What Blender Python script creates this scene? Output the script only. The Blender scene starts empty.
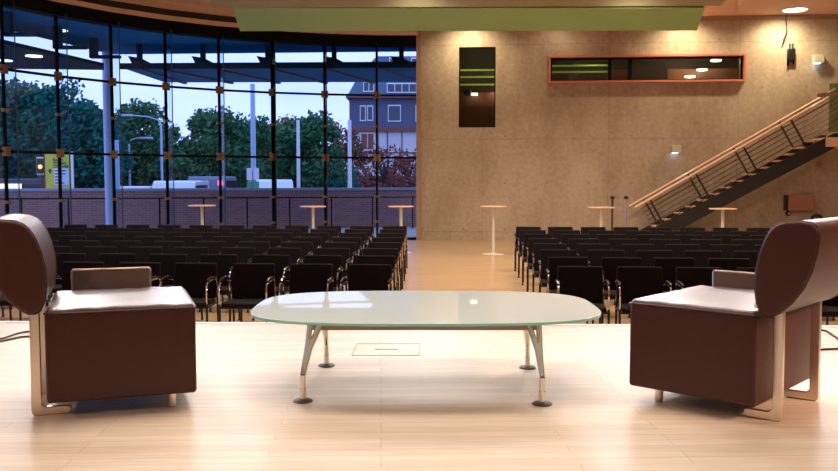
import bpy, bmesh, math, random
from mathutils import Vector, Matrix
random.seed(7)
PI = math.pi
sc = bpy.context.scene
COL = sc.collection

# ------------------------------------------------------------------ camera geometry
CAMZ = 1.82; F = 886.0; TH = math.atan(57.5/886.0)
ct, st = math.cos(TH), math.sin(TH)
def ray(px, py):
    x = (px-419)/F; v = (235.5-py)/F
    return Vector((x, ct+v*st, -st+v*ct))
def atY(px, py, Y):
    d = ray(px, py); k = Y/d.y
    return Vector((d.x*k, Y, CAMZ+d.z*k))
def atZ(px, py, z):
    d = ray(px, py); k = (z-CAMZ)/d.z
    return Vector((d.x*k, d.y*k, z))
cd = bpy.data.cameras.new('camera'); cam = bpy.data.objects.new('camera', cd); COL.objects.link(cam)
cd.sensor_width = 36; cd.lens = F/838*36; cd.clip_start = .05; cd.clip_end = 500
cam.location = (0, 0, CAMZ); cam.rotation_euler = (PI/2-TH, 0, 0); sc.camera = cam

# ------------------------------------------------------------------ materials
MATS = {}
def mat(name, col, rough=.5, metal=0, spec=.5, coat=0, emit=None, estr=0, noise=0, nscale=8, bump=0, bscale=200, alpha=1, coat_rough=.03, sheen=0):
    m = bpy.data.materials.new(name); m.use_nodes = True
    nt = m.node_tree; b = nt.nodes['Principled BSDF']
    b.inputs['Base Color'].default_value = (*col, 1)
    b.inputs['Roughness'].default_value = rough; b.inputs['Metallic'].default_value = metal
    b.inputs['Specular IOR Level'].default_value = spec
    b.inputs['Coat Weight'].default_value = coat; b.inputs['Coat Roughness'].default_value = coat_rough
    b.inputs['Alpha'].default_value = alpha
    b.inputs['Sheen Weight'].default_value = sheen
    if emit:
        b.inputs['Emission Color'].default_value = (*emit, 1); b.inputs['Emission Strength'].default_value = estr
    tc = nt.nodes.new('ShaderNodeTexCoord')
    if noise:
        n = nt.nodes.new('ShaderNodeTexNoise'); n.inputs['Scale'].default_value = nscale; n.inputs['Detail'].default_value = 5
        nt.links.new(tc.outputs['Object'], n.inputs['Vector'])
        mx = nt.nodes.new('ShaderNodeMix'); mx.data_type = 'RGBA'
        mx.inputs[6].default_value = (*[c*(1-noise) for c in col], 1)
        mx.inputs[7].default_value = (*[min(1, c*(1+noise)) for c in col], 1)
        nt.links.new(n.outputs['Fac'], mx.inputs[0]); nt.links.new(mx.outputs[2], b.inputs['Base Color'])
    if bump:
        n2 = nt.nodes.new('ShaderNodeTexNoise'); n2.inputs['Scale'].default_value = bscale; n2.inputs['Detail'].default_value = 3
        nt.links.new(tc.outputs['Object'], n2.inputs['Vector'])
        bp = nt.nodes.new('ShaderNodeBump'); bp.inputs['Strength'].default_value = bump; bp.inputs['Distance'].default_value = .01
        nt.links.new(n2.outputs['Fac'], bp.inputs['Height']); nt.links.new(bp.outputs['Normal'], b.inputs['Normal'])
    MATS[name] = m
    return m
def planks(name, c1, c2, mortar, bw, rh, rough, coat=0, rot=0, msize=.004):
    m = mat(name, c1, rough, coat=coat, coat_rough=.12)
    nt = m.node_tree; b = nt.nodes['Principled BSDF']
    tc = nt.nodes.new('ShaderNodeTexCoord'); mp = nt.nodes.new('ShaderNodeMapping'); mp.inputs['Rotation'].default_value[2] = rot
    br = nt.nodes.new('ShaderNodeTexBrick'); br.inputs['Scale'].default_value = 1
    br.inputs['Brick Width'].default_value = bw; br.inputs['Row Height'].default_value = rh
    br.inputs['Mortar Size'].default_value = msize; br.inputs['Mortar Smooth'].default_value = .3
    br.inputs['Color1'].default_value = (*c1, 1); br.inputs['Color2'].default_value = (*c2, 1); br.inputs['Mortar'].default_value = (*mortar, 1)
    br.offset = .37; br.offset_frequency = 3
    nt.links.new(tc.outputs['Object'], mp.inputs['Vector']); nt.links.new(mp.outputs[0], br.inputs['Vector'])
    n = nt.nodes.new('ShaderNodeTexNoise'); n.inputs['Scale'].default_value = 3; n.inputs['Detail'].default_value = 6
    mp2 = nt.nodes.new('ShaderNodeMapping'); mp2.inputs['Scale'].default_value = (1, 14, 1); mp2.inputs['Rotation'].default_value[2] = rot
    nt.links.new(tc.outputs['Object'], mp2.inputs['Vector']); nt.links.new(mp2.outputs[0], n.inputs['Vector'])
    mx = nt.nodes.new('ShaderNodeMix'); mx.data_type = 'RGBA'; mx.blend_type = 'MULTIPLY'; mx.inputs[0].default_value = .35
    nt.links.new(br.outputs['Color'], mx.inputs[6]); nt.links.new(n.outputs['Fac'], mx.inputs[7])
    nt.links.new(mx.outputs[2], b.inputs['Base Color'])
    return m
def glassmat(name, tint, ior=1.45):
    m = bpy.data.materials.new(name); m.use_nodes = True; nt = m.node_tree; nt.nodes.clear()
    o = nt.nodes.new('ShaderNodeOutputMaterial'); mix = nt.nodes.new('ShaderNodeMixShader')
    t = nt.nodes.new('ShaderNodeBsdfTransparent'); t.inputs[0].default_value = (*tint, 1)
    g = nt.nodes.new('ShaderNodeBsdfGlossy'); g.inputs['Roughness'].default_value = .01
    f = nt.nodes.new('ShaderNodeFresnel'); f.inputs[0].default_value = ior
    nt.links.new(f.outputs[0], mix.inputs[0]); nt.links.new(t.outputs[0], mix.inputs[1]); nt.links.new(g.outputs[0], mix.inputs[2])
    nt.links.new(mix.outputs[0], o.inputs[0]); MATS[name] = m
    return m
def concrete(name, base, dark):
    m = mat(name, base, .55, spec=.35); nt = m.node_tree; N = nt.nodes; L = nt.links; b = N['Principled BSDF']
    tc = N.new('ShaderNodeTexCoord'); sp = N.new('ShaderNodeSeparateXYZ'); L.new(tc.outputs['Object'], sp.inputs[0])
    def M(op, a, c=None, d=None):
        n = N.new('ShaderNodeMath'); n.operation = op
        for i, v in enumerate((a, c, d)):
            if v is None: continue
            if isinstance(v, (int, float)): n.inputs[i].default_value = v
            else: L.new(v, n.inputs[i])
        return n.outputs[0]
    n1 = N.new('ShaderNodeTexNoise'); n1.inputs['Scale'].default_value = .7; n1.inputs['Detail'].default_value = 8; n1.inputs['Roughness'].default_value = .65
    n2 = N.new('ShaderNodeTexNoise'); n2.inputs['Scale'].default_value = 9; n2.inputs['Detail'].default_value = 6
    mp = N.new('ShaderNodeMapping'); mp.inputs['Scale'].default_value = (1, 1, .45)
    L.new(tc.outputs['Object'], mp.inputs[0]); L.new(mp.outputs[0], n1.inputs['Vector']); L.new(tc.outputs['Object'], n2.inputs['Vector'])
    f = M('ADD', M('MULTIPLY', n1.outputs['Fac'], 1.5), M('MULTIPLY', n2.outputs['Fac'], .75))
    f = M('SUBTRACT', M('MULTIPLY', f, 1.5), 1.18)
    # joints between shutter boards and tie holes, on a 2.4 m / 1.35 m grid
    def wrap(v, per, off):
        x = M('ADD', v, off+per*50); x = M('MODULO', x, per); return M('ABSOLUTE', M('SUBTRACT', x, per/2))
    ju = M('LESS_THAN', wrap(sp.outputs['X'], 3.6, 0), .012); jz = M('LESS_THAN', wrap(sp.outputs['Z'], 2.7, 1.1), .012)
    joint = M('MULTIPLY', M('MAXIMUM', ju, jz), .38)
    hu = wrap(sp.outputs['X'], 1.2, .55); hz = wrap(sp.outputs['Z'], 1.35, .35)
    d = M('SQRT', M('ADD', M('MULTIPLY', hu, hu), M('MULTIPLY', hz, hz)))
    hole = M('MULTIPLY', M('LESS_THAN', d, .032), .9)
    f2 = M('SUBTRACT', M('SUBTRACT', f, joint), hole)
    mx = N.new('ShaderNodeMix'); mx.data_type = 'RGBA'; mx.clamp_factor = True
    mx.inputs[6].default_value = (*dark, 1); mx.inputs[7].default_value = (*base, 1)
    L.new(f2, mx.inputs[0]); L.new(mx.outputs[2], b.inputs['Base Color'])
    return m
def bricks(name, c1, c2, mortar):
    m = mat(name, c1, .85); nt = m.node_tree; b = nt.nodes['Principled BSDF']
    tc = nt.nodes.new('ShaderNodeTexCoord'); sp = nt.nodes.new('ShaderNodeSeparateXYZ'); cb = nt.nodes.new('ShaderNodeCombineXYZ')
    nt.links.new(tc.outputs['Object'], sp.inputs[0]); nt.links.new(sp.outputs['X'], cb.inputs['X']); nt.links.new(sp.outputs['Z'], cb.inputs['Y'])
    br = nt.nodes.new('ShaderNodeTexBrick'); br.inputs['Scale'].default_value = 1
    br.inputs['Brick Width'].default_value = .25; br.inputs['Row Height'].default_value = .08; br.inputs['Mortar Size'].default_value = .008
    br.inputs['Color1'].default_value = (*c1, 1); br.inputs['Color2'].default_value = (*c2, 1); br.inputs['Mortar'].default_value = (*mortar, 1)
    nt.links.new(cb.outputs[0], br.inputs['Vector']); nt.links.new(br.outputs['Color'], b.inputs['Base Color'])
    return m

planks('stage_wood', (.78, .66, .50), (.70, .57, .42), (.46, .36, .25), 1.1, .07, .48, coat=0, rot=math.radians(-2.5), msize=.0015)
planks('hall_wood', (.66, .44, .24), (.58, .37, .19), (.35, .22, .11), 1.2, .09, .28, coat=.3, rot=math.radians(-4.8), msize=.002)
concrete('concrete', (.56, .455, .325), (.35, .25, .155))
mat('plaster', (.74, .50, .39), .8, noise=.05, nscale=2)
mat('bulkhead_brown', (.40, .25, .17), .6)
mat('band_brown', (.80, .56, .42), .5)
mat('grille_slat', (.10, .07, .055), .6)
mat('black_metal', (.004, .004, .006), .8, spec=.15)
mat('grille_dark', (.03, .022, .018), .6)
mat('bracket_bronze', (.36, .2, .1), .45, metal=.3)
mat('chrome', (.80, .76, .72), .12, metal=1)
mat('satin_steel', (.82, .72, .64), .28, metal=1)
mat('leather', (.050, .012, .008), .40, spec=.38, bump=.15, bscale=260, noise=.12, nscale=30)
mat('leather_shiny', (.060, .020, .016), .40, spec=.5, coat=.9, coat_rough=.33, bump=.12, bscale=60)
mat('mesh_fabric', (.20, .14, .11), .7, alpha=.78, bump=.4, bscale=400)
mat('chair_fabric', (.009, .005, .005), .85, spec=.2, noise=.2, nscale=90)
mat('chair_black', (.012, .010, .010), .35)
mat('arm_pad', (.012, .012, .014), .22)
mat('baffle_green', (.34, .53, .23), .75, noise=.05, nscale=5)
mat('baffle_tan', (.42, .38, .23), .8)
mat('table_wood', (.78, .50, .30), .4)
mat('table_white', (.70, .64, .52), .35)
mat('stair_wood', (.66, .36, .22), .5)
mat('rail_wood', (.85, .55, .36), .35)
mat('stair_black', (.012, .010, .010), .5)
mat('wire_steel', (.10, .06, .045), .4, metal=.6)
mat('orange_frame', (.62, .20, .10), .5)
mat('room_dark', (.022, .02, .013), .7)
mat('room_wood', (.22, .09, .05), .6)
mat('green_reflection', (.35, .55, .12), .5, emit=(.28, .42, .06), estr=.25)  # self-lit green standing in for the hall's green reflected in the panes
mat('lamp_glow', (1, 1, 1), .5, emit=(.95, 1.0, .80), estr=6)
mat('lamp_warm', (1, 1, 1), .5, emit=(1, .86, .62), estr=14)
mat('lamp_cool', (1, 1, 1), .5, emit=(.45, .7, 1), estr=4)
mat('white_paint', (.72, .70, .62), .5)
mat('cream_box', (.62, .58, .40), .5)
mat('cabinet_red', (.40, .17, .10), .5)
mat('red_paint', (.5, .03, .04), .5)
mg = mat('table_glass', (.86, .95, .88), .5, spec=0)
_nt = mg.node_tree; _b = _nt.nodes['Principled BSDF']; _o = _nt.nodes['Material Output']
_t = _nt.nodes.new('ShaderNodeBsdfTransparent'); _t.inputs[0].default_value = (.86, .95, .92, 1)
_r = _nt.nodes.new('ShaderNodeBsdfTranslucent'); _r.inputs[0].default_value = (.80, .88, .82, 1)
_m1 = _nt.nodes.new('ShaderNodeMixShader'); _m1.inputs[0].default_value = .55
_nt.links.new(_t.outputs[0], _m1.inputs[1]); _nt.links.new(_r.outputs[0], _m1.inputs[2])
_m2 = _nt.nodes.new('ShaderNodeMixShader'); _m2.inputs[0].default_value = .66
_nt.links.new(_m1.outputs[0], _m2.inputs[1]); _nt.links.new(_b.outputs[0], _m2.inputs[2])
_g = _nt.nodes.new('ShaderNodeBsdfGlossy'); _g.inputs['Roughness'].default_value = .02
_f = _nt.nodes.new('ShaderNodeFresnel'); _f.inputs[0].default_value = 1.5
_m3 = _nt.nodes.new('ShaderNodeMixShader'); _nt.links.new(_f.outputs[0], _m3.inputs[0]); _nt.links.new(_m2.outputs[0], _m3.inputs[1]); _nt.links.new(_g.outputs[0], _m3.inputs[2])
_nt.links.new(_m3.outputs[0], _o.inputs[0])
mat('glass_edge', (.25, .62, .55), .15, coat=1)
mat('rail_grey', (.30, .24, .21), .35, metal=.7)
mat('rubber', (.05, .035, .03), .5)
mat('cable_black', (.05, .02, .02), .5)
mat('floor_line', (.42, .30, .22), .6)
mat('edge_strip', (.85, .83, .80), .35)
glassmat('facade_glass', (.80, .90, .98), 1.27)
glassmat('fin_glass', (.86, .93, .98), 1.06)
glassmat('pane_glass', (.85, .85, .8), 1.45)
glassmat('balustrade_glass', (.62, .66, .48), 1.4)
# exterior
mat('canopy_blue', (.018, .17, .32), .8, spec=.1, noise=.2, nscale=1.5)
mat('canopy_dark', (.012, .035, .06), .8, spec=.1)
mat('canopy_rib', (.012, .03, .06), .5)
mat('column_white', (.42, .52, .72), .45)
bricks('parapet_brick', (.36, .17, .15), (.28, .13, .12), (.40, .28, .28))
mat('coping', (.34, .36, .44), .6)
mat('paving', (.35, .37, .42), .7, noise=.2, nscale=.6)
mat('asphalt', (.08, .09, .11), .8, noise=.2, nscale=2)
mat('leaf_teal', (.008, .11, .09), .6, spec=.08, noise=.5, nscale=.8)
mat('leaf_green', (.035, .13, .06), .6, spec=.08, noise=.5, nscale=.8)
mat('leaf_olive', (.13, .095, .035), .6, spec=.08, noise=.4, nscale=.8)
mat('leaf_red', (.17, .05, .045), .6, spec=.08, noise=.6, nscale=1.5)
mat('leaf_brown', (.16, .075, .045), .6, spec=.08, noise=.5, nscale=.8)
mat('bark', (.05, .04, .03), .9)
mat('slate', (.085, .09, .17), .6, noise=.25, nscale=6)
mat('roof_slate', (.03, .09, .17), .5, noise=.25, nscale=4)
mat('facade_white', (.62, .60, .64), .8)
mat('timber_red', (.20, .07, .06), .7)
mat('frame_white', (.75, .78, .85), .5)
mat('pane_dark', (.03, .05, .09), .1)
mat('sign_yellow', (.62, .58, .06), .5)
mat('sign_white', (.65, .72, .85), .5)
mat('sign_ink', (.015, .02, .03), .6)
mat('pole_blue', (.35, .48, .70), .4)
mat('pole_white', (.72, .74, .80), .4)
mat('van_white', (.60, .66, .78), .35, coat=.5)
mat('van_blue', (.14, .19, .30), .4)
mat('car_glass', (.02, .03, .05), .08)
mat('tyre', (.015, .015, .015), .8)
mat('head_lamp', (1, 1, 1), .5, emit=(1, .85, .6), estr=3)
mat('soffit_lamp', (1, 1, 1), .5, emit=(1, .93, .55), estr=1.6)
mat('tail_lamp', (.5, .02, .04), .5, emit=(1, .05, .08), estr=4)
mat('amber_lamp', (1, .3, .05), .5, emit=(1, .32, .06), estr=6)
mat('bush_green', (.008, .04, .035), .7, noise=.4, nscale=3)
mat('window_lit', (.8, .6, .3), .5, emit=(1, .75, .4), estr=1.5)
mat('sign_green', (.05, .35, .2), .5)

# ------------------------------------------------------------------ mesh helpers
class MB:
    def __init__(s): s.v = []; s.f = []; s.m = []
    def add(s, vs, fs, mi=0):
        o = len(s.v); s.v += [Vector(p) for p in vs]
        s.f += [tuple(i+o for i in f) for f in fs]; s.m += [mi]*len(fs)
    def box(s, a, b, mi=0, M=None):
        (x0, y0, z0), (x1, y1, z1) = a, b
        vs = [Vector(p) for p in ((x0,y0,z0),(x1,y0,z0),(x1,y1,z0),(x0,y1,z0),(x0,y0,z1),(x1,y0,z1),(x1,y1,z1),(x0,y1,z1))]
        if M: vs = [M @ p for p in vs]
        s.add(vs, [(0,3,2,1),(4,5,6,7),(0,1,5,4),(1,2,6,5),(2,3,7,6),(3,0,4,7)], mi)
    def hexa(s, vs, mi=0):
        s.add(vs, [(0,3,2,1),(4,5,6,7),(0,1,5,4),(1,2,6,5),(2,3,7,6),(3,0,4,7)], mi)
    def bar(s, p, q, w, h, up=(0,0,1)):
        p, q = Vector(p), Vector(q); d = (q-p).normalized(); up = Vector(up)
        if abs(d.dot(up)) > .98: up = Vector((1,0,0))
        a = d.cross(up).normalized()*(w/2); b = a.cross(d).normalized()*(h/2)
        s.hexa([p-a-b, p+a-b, p+a+b, p-a+b, q-a-b, q+a-b, q+a+b, q-a+b])
    def tube(s, pts, r, n=8, closed=False):
        pts = [Vector(p) for p in pts]; k = len(pts); rs = r if isinstance(r, (list, tuple)) else [r]*k
        ref = None; rings = []
        for i, p in enumerate(pts):
            if closed: d = (pts[(i+1) % k]-pts[i-1]).normalized()
            elif i == 0: d = (pts[1]-p).normalized()
            elif i == k-1: d = (p-pts[i-1]).normalized()
            else: d = ((pts[i+1]-p).normalized()+(p-pts[i-1]).normalized()).normalized()
            if ref is None: ref = Vector((0,0,1)) if abs(d.z) < .9 else Vector((1,0,0))
            a = (ref - d*ref.dot(d)).normalized(); ref = a; b = d.cross(a)
            rings.append([p+(a*math.cos(2*PI*j/n)+b*math.sin(2*PI*j/n))*rs[i] for j in range(n)])
        vs = [v for R in rings for v in R]; fs = []
        for i in range(k if closed else k-1):
            i2 = (i+1) % k
            for j in range(n): fs.append((i*n+j, i*n+(j+1) % n, i2*n+(j+1) % n, i2*n+j))
        if not closed: fs.append(tuple(range(n-1, -1, -1))); fs.append(tuple((k-1)*n+j for j in range(n)))
        s.add(vs, fs)
    def lathe(s, prof, n=24, c=(0,0,0), mi=0):
        c = Vector(c); vs = []; fs = []
        for r, z in prof:
            for j in range(n): vs.append(c+Vector((r*math.cos(2*PI*j/n), r*math.sin(2*PI*j/n), z)))
        for i in range(len(prof)-1):
            for j in range(n): fs.append((i*n+j, i*n+(j+1) % n, (i+1)*n+(j+1) % n, (i+1)*n+j))
        fs.append(tuple(range(n-1, -1, -1))); fs.append(tuple((len(prof)-1)*n+j for j in range(n)))
        s.add(vs, fs, mi)
    def prism(s, poly, fn, a, b, mi=0, side=None):   # poly of 2D points, fn(p, t) -> 3D
        n = len(poly); vs = [fn(p, a) for p in poly]+[fn(p, b) for p in poly]
        s.add(vs, [tuple(range(n-1, -1, -1)), tuple(range(n, 2*n))], mi)
        o = len(s.v)-2*n
        for i in range(n):
            s.f.append((o+i, o+(i+1) % n, o+n+(i+1) % n, o+n+i)); s.m.append(mi if side is None else side)
    def build(s, name, m, parent=None, bevel=0, seg=2, M=None, origin=None, flat=False, subd=0, fixn=True):
        me = bpy.data.meshes.new(name)
        vs = [(M @ v) if M else v for v in s.v]
        if origin is not None: o_ = Vector(origin); vs = [v-o_ for v in vs]
        me.from_pydata([tuple(v) for v in vs], [], s.f)
        ms = m if isinstance(m, (list, tuple)) else [m]
        for x in ms: me.materials.append(MATS[x])
        for i, p in enumerate(me.polygons): p.material_index = s.m[i]
        if fixn:
            bm = bmesh.new(); bm.from_mesh(me); bmesh.ops.recalc_face_normals(bm, faces=bm.faces); bm.to_mesh(me); bm.free()
        if not flat:
            me.shade_smooth(); me.set_sharp_from_angle(angle=math.radians(38))
        o = bpy.data.objects.new(name, me); COL.objects.link(o)
        if origin is not None: o.location = origin
        if parent is not None: o.parent = parent
        if bevel:
            b = o.modifiers.new('bevel', 'BEVEL'); b.width = bevel; b.segments = seg; b.limit_method = 'ANGLE'; b.harden_normals = False
        return o
def tag(o, label, cat, group=None, kind=None):
    if label: o['label'] = label
    if cat: o['category'] = cat
    if group: o['group'] = group
    if kind: o['kind'] = kind
    return o
def struct(o): o['kind'] = 'structure'; return o
def empty(name, loc, rz=0):
    o = bpy.data.objects.new(name, None); COL.objects.link(o); o.location = loc; o.rotation_euler[2] = rz
    o.empty_display_size = .2
    return o
def copy_tree(o, parent=None):
    c = o.copy(); COL.objects.link(c)
    if parent is not None: c.parent = parent
    for ch in list(o.children): copy_tree(ch, c)
    return c

# ------------------------------------------------------------------ back wall frame
DL = math.radians(4.8); cD, sD = math.cos(DL), math.sin(DL)
W0 = Vector((.06, 26.0, 0))
WU = Vector((cD, -sD, 0)); WN = Vector((-sD, -cD, 0))      # along the wall, towards the room
WM = Matrix(((cD, sD, 0, W0.x), (-sD, cD, 0, W0.y), (0, 0, 1, 0), (0, 0, 0, 1)))   # local x along, local y away from room
def onwall(px, py, off=0):     # -> (u, z) on the plane 'off' in front of the wall
    d = ray(px, py); p0 = W0+WN*off
    k = (p0-Vector((0,0,0))).dot(WN)/Vector((d.x, d.y, 0)).dot(WN)
    P = Vector((0, 0, CAMZ))+d*k
    return ((P-p0).dot(WU), P.z)
CEIL = 6.37

# wall with two window openings
tw0, tz1 = onwall(459, 47.2); tw1, tz0 = onwall(495.3, 127.3)
rw0, rz1 = onwall(550.5, 58.3); rw1, rz0 = onwall(742.5, 79.8)
UR = 15.2
m = MB()
ucuts = [0, tw0, tw1, rw0, rw1, UR]; zc = sorted([0, tz0, tz1, rz0, rz1, 6.9])
for i in range(5):
    for j in range(len(zc)-1):
        z0, z1 = zc[j], zc[j+1]; zm = (z0+z1)/2
        if i == 1 and tz0 < zm < tz1: continue
        if i == 3 and rz0 < zm < rz1: continue
        m.box((ucuts[i], 0, z0), (ucuts[i+1], .35, z1))
wb = m.build('wall_back', 'concrete', flat=True); wb.matrix_world = WM; struct(wb)
m = MB(); m.box((0, -.05, CEIL-.13), (UR, .02, CEIL+.02)); o = m.build('trim_4', 'bulkhead_brown'); o.matrix_world = WM; struct(o)
m = MB(); m.box((-.13, -.12, 0), (-.002, .3, 6.2)); o = m.build('trim_5', 'bulkhead_brown'); o.matrix_world = WM; struct(o)

# window_1 : tall opening
m = MB()
t = .035
m.box((tw0, .02, tz0), (tw0+t, .12, tz1)); m.box((tw1-t, .02, tz0), (tw1, .12, tz1))
m.box((tw0+t, .02, tz0), (tw1-t, .12, tz0+t)); m.box((tw0+t, .02, tz1-t), (tw1-t, .12, tz1))
w1 = m.build('window_21', 'black_metal'); w1.matrix_world = WM; struct(w1)
m = MB(); m.box((tw0+t, .06, tz0+t), (tw1-t, .07, tz1-t)); m.build('pane', 'pane_glass', w1)
# the room behind the tall window
def back_room(u0, u1, z0, z1, dep, name, th=.05):
    m = MB()
    m.box((u0-.3, .36+dep, z0-.3), (u1+.3, .41+dep, z1+.3)); m.box((u0-.35, .36, z0-.3), (u0-.3, .36+dep, z1+.3)); m.box((u1+.3, .36, z0-.3), (u1+.35, .36+dep, z1+.3))
    m.box((u0-.3, .36, z0-.35), (u1+.3, .36+dep, z0-.3)); m.box((u0-.3, .36, z1+.3), (u1+.3, .36+dep, z1+.35))
    o = m.build(name, 'room_dark'); o.matrix_world = WM; return struct(o)
back_room(tw0, tw1, tz0, tz1, 1.2, 'wall_stairwell')
back_room(rw0, rw1, rz0, rz1, 1.4, 'wall_gallery')
def room_fill(u, z, y, e_):  # unseen point light, added to brighten the rooms behind the wall windows
    l = bpy.data.lights.new('room_fill', 'POINT'); l.energy = e_; l.color = (1, .82, .6); l.shadow_soft_size = .05
    o = bpy.data.objects.new('room_fill', l); COL.objects.link(o); o.matrix_world = WM @ Matrix.Translation((u, y, z))
room_fill((tw0+tw1)/2, tz1+.15, .45, 12); room_fill(tw1+.2, tz0+1.1, .46, 9); room_fill(rw1-1.3, rz1+.15, .6, 28); room_fill(rw0+1.2, rz1+.15, .45, 12)
def wobj(m, name, mt, label=None, cat=None, group=None, bevel=0):
    o = m.build(name, mt, bevel=bevel); o.matrix_world = WM
    if label: tag(o, label, cat, group)
    return o
for py, desc in ((70, 'topmost'), (76.8, 'middle'), (84.5, 'lowest')):  # glowing bars put behind the pane to imitate green reflections on it
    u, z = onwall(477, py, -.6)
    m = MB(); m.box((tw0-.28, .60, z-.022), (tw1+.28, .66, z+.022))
    wobj(m, 'reflection_bar', 'green_reflection', desc+' of the three glowing bars imitating green reflections in the tall narrow window', 'slat', 'imitated green reflections in the tall window')
m = MB(); z = onwall(477, 96, -.5)[1]; m.box((tw0-.28, .6, z-.13), (tw1+.28, .9, z+.12)); m.box((tw0-.28, .56, tz0-.25), (tw1+.28, .6, z-.13))
for k in range(6): m.box((tw0-.28, .535, tz0+.02+k*.12), (tw1+.28, .56, tz0+.10+k*.12))
wobj(m, 'wooden_counter', 'room_wood', 'reddish brown boarded counter front low inside the tall narrow window', 'counter')
m = MB(); u, z = onwall(467.5, 92.5, -.44); m.lathe([(.02, -.11), (.11, -.09), (.13, 0), (.11, .08), (.02, .1)], 16, (u, .44, z))
m.lathe([(.05, .09), (.05, .13), (.02, .14)], 10, (u, .44, z)); wobj(m, 'black_kettle', 'chair_black', 'round black kettle-like vessel in front of the counter inside the tall window', 'kettle')
m = MB(); u, z = onwall(474.5, 94.3, -.44); m.box((u-.08, .40, z-.03), (u+.09, .47, z+.03)); wobj(m, 'lit_label', 'lamp_glow', 'small bright white lit tag beside the black kettle in the tall window', 'tag', bevel=.005)

# window_22 : ribbon with orange frame
m = MB(); a = .055; d0 = -.16
m.box((rw0-a, d0, rz0-a), (rw0, .1, rz1+a)); m.box((rw1, d0, rz0-a), (rw1+a, .1, rz1+a))
m.box((rw0, d0, rz0-a), (rw1, .1, rz0)); m.box((rw0, d0, rz1), (rw1, .1, rz1+a))
w2 = m.build('window_22', 'orange_frame'); w2.matrix_world = WM; struct(w2)
m = MB(); t = .045
m.box((rw0, .0, rz0), (rw0+t, .08, rz1)); m.box((rw1-t, .0, rz0), (rw1, .08, rz1)); m.box((rw0, .0, rz0), (rw1, .08, rz0+t*.8)); m.box((rw0, .0, rz1-t), (rw1, .08, rz1))
for px, w in ((610, .035), (630, .05)):
    u = onwall(px, 70)[0]; m.box((u-w, -.01, rz0), (u+w, .08, rz1))
m.build('frame', 'black_metal', w2)
m = MB(); m.box((rw0+t, .04, rz0+t), (rw1-t, .05, rz1-t)); m.build('pane', 'pane_glass', w2)
ug0, ug1 = onwall(551, 70)[0], onwall(608, 70)[0]
for py, d in ((65.5, 'upper'), (71.8, 'lower')):  # two more glowing bars in place of the ribbon pane's green reflections
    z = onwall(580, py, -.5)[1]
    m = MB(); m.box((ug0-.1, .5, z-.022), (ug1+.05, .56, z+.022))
    wobj(m, 'reflection_bar', 'green_reflection', d+' of two glowing bars imitating green reflections at the left end of the ribbon window', 'slat', 'imitated green reflections in the ribbon window')
m = MB(); u0 = onwall(668, 70, -1)[0]; z = onwall(668, 69, -1)[1]; m.box((u0, 1.0, rz0-.25), (rw1+.25, 1.06, z))
wobj(m, 'wooden_partition', 'room_wood', 'brown timber partition inside the right half of the ribbon window', 'partition')
m = MB(); u0, u1 = onwall(611, 70, -.7)[0], onwall(628, 70, -.7)[0]; z = onwall(668, 69, -.7)[1]; m.box((u0, .7, rz0-.25), (u1, .76, z))
wobj(m, 'brown_board', 'room_wood', 'short brown board between the black mullions of the ribbon window', 'board')
for px, py, d in ((716, 60.5, 'topmost'), (702, 69.8, 'middle'), (690, 76.6, 'lowest')):
    u, z = onwall(px, py, -.8)
    e = empty('ceiling_lamp', (0, 0, 0)); e.matrix_world = WM @ Matrix.Translation((u, .8, z))
    tag(e, d+' of the three glowing oval lamps seen in the ribbon window', 'lamp', 'lamps in the ribbon window')
    m = MB(); m.lathe([(.08, -.03), (.14, -.02), (.15, .01)], 20); m.build('diffuser', 'lamp_glow', e)
    m = MB(); m.lathe([(.155, .011), (.155, .03), (.1, .04)], 20); m.build('rim', 'white_paint', e)

# wall-mounted uplighter boxes
for px, py, s, d in ((818, 59, .27, 'upper right cream wall lamp box under the ceiling downlight'), (676, 149, .25, 'cream wall lamp box on bare concrete above the stair foot')):
    u, z = onwall(px, py, .1)
    e = empty('wall_lamp', (0, 0, 0)); e.matrix_world = WM @ Matrix.Translation((u, -.1, z)); tag(e, d, 'wall lamp')
    m = MB(); m.box((-s/2, -.11, -s*.42), (s/2, .095, s*.42)); m.build('housing', 'cream_box', e, bevel=.01)
    m = MB(); m.box((-s*.42, -.08, -s*.42-.012), (s*.2, .07, -s*.42)); m.build('light_slot', 'lamp_cool', e)
    l = bpy.data.lights.new('lamp_light', 'SPOT'); l.energy = 22; l.color = (.45, .7, 1); l.spot_size = 1.3; l.spot_blend = .8; l.shadow_soft_size = .03
    lo = bpy.data.objects.new('lamp_light', l); COL.objects.link(lo); lo.parent = e; lo.location = (-.05, -.06, -s*.5); lo.rotation_euler = (-.5, -.35, 0)
# loudspeaker bracket and hanging cable
u, z = onwall(791, 54, .08)
e = empty('wall_bracket', (0, 0, 0)); e.matrix_world = WM @ Matrix.Translation((u, 0, z)); tag(e, 'small black bracket box with two prongs beside the upper wall lamp', 'bracket')
m = MB(); m.box((-.1, -.15, -.17), (.1, -.004, .14)); m.build('box', 'chair_black', e, bevel=.01)
for bx_ in (((-.05, -.09, .141), (-.02, -.05, .29)), ((.03, -.09, .141), (.06, -.05, .29)), ((-.09, -.09, -.32), (-.05, -.05, -.171)), ((.05, -.09, -.28), (.09, -.05, -.171))):
    m = MB(); m.box(*bx_); m.build('prong', 'black_metal', e)
m = MB(); pp = []
for px, py in ((786.5, 13), (786, 20), (787, 28), (786.5, 34), (784, 40), (783, 44.5)):
    u, z = onwall(px, py, .08); pp.append((u, -.08, z))
m.tube(pp, [.015, .015, .015, .03, .03, .02], 6); wobj(m, 'hanging_cable', 'cable_black', 'short dark cable hanging from the ceiling edge above the black bracket', 'cable')
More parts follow.
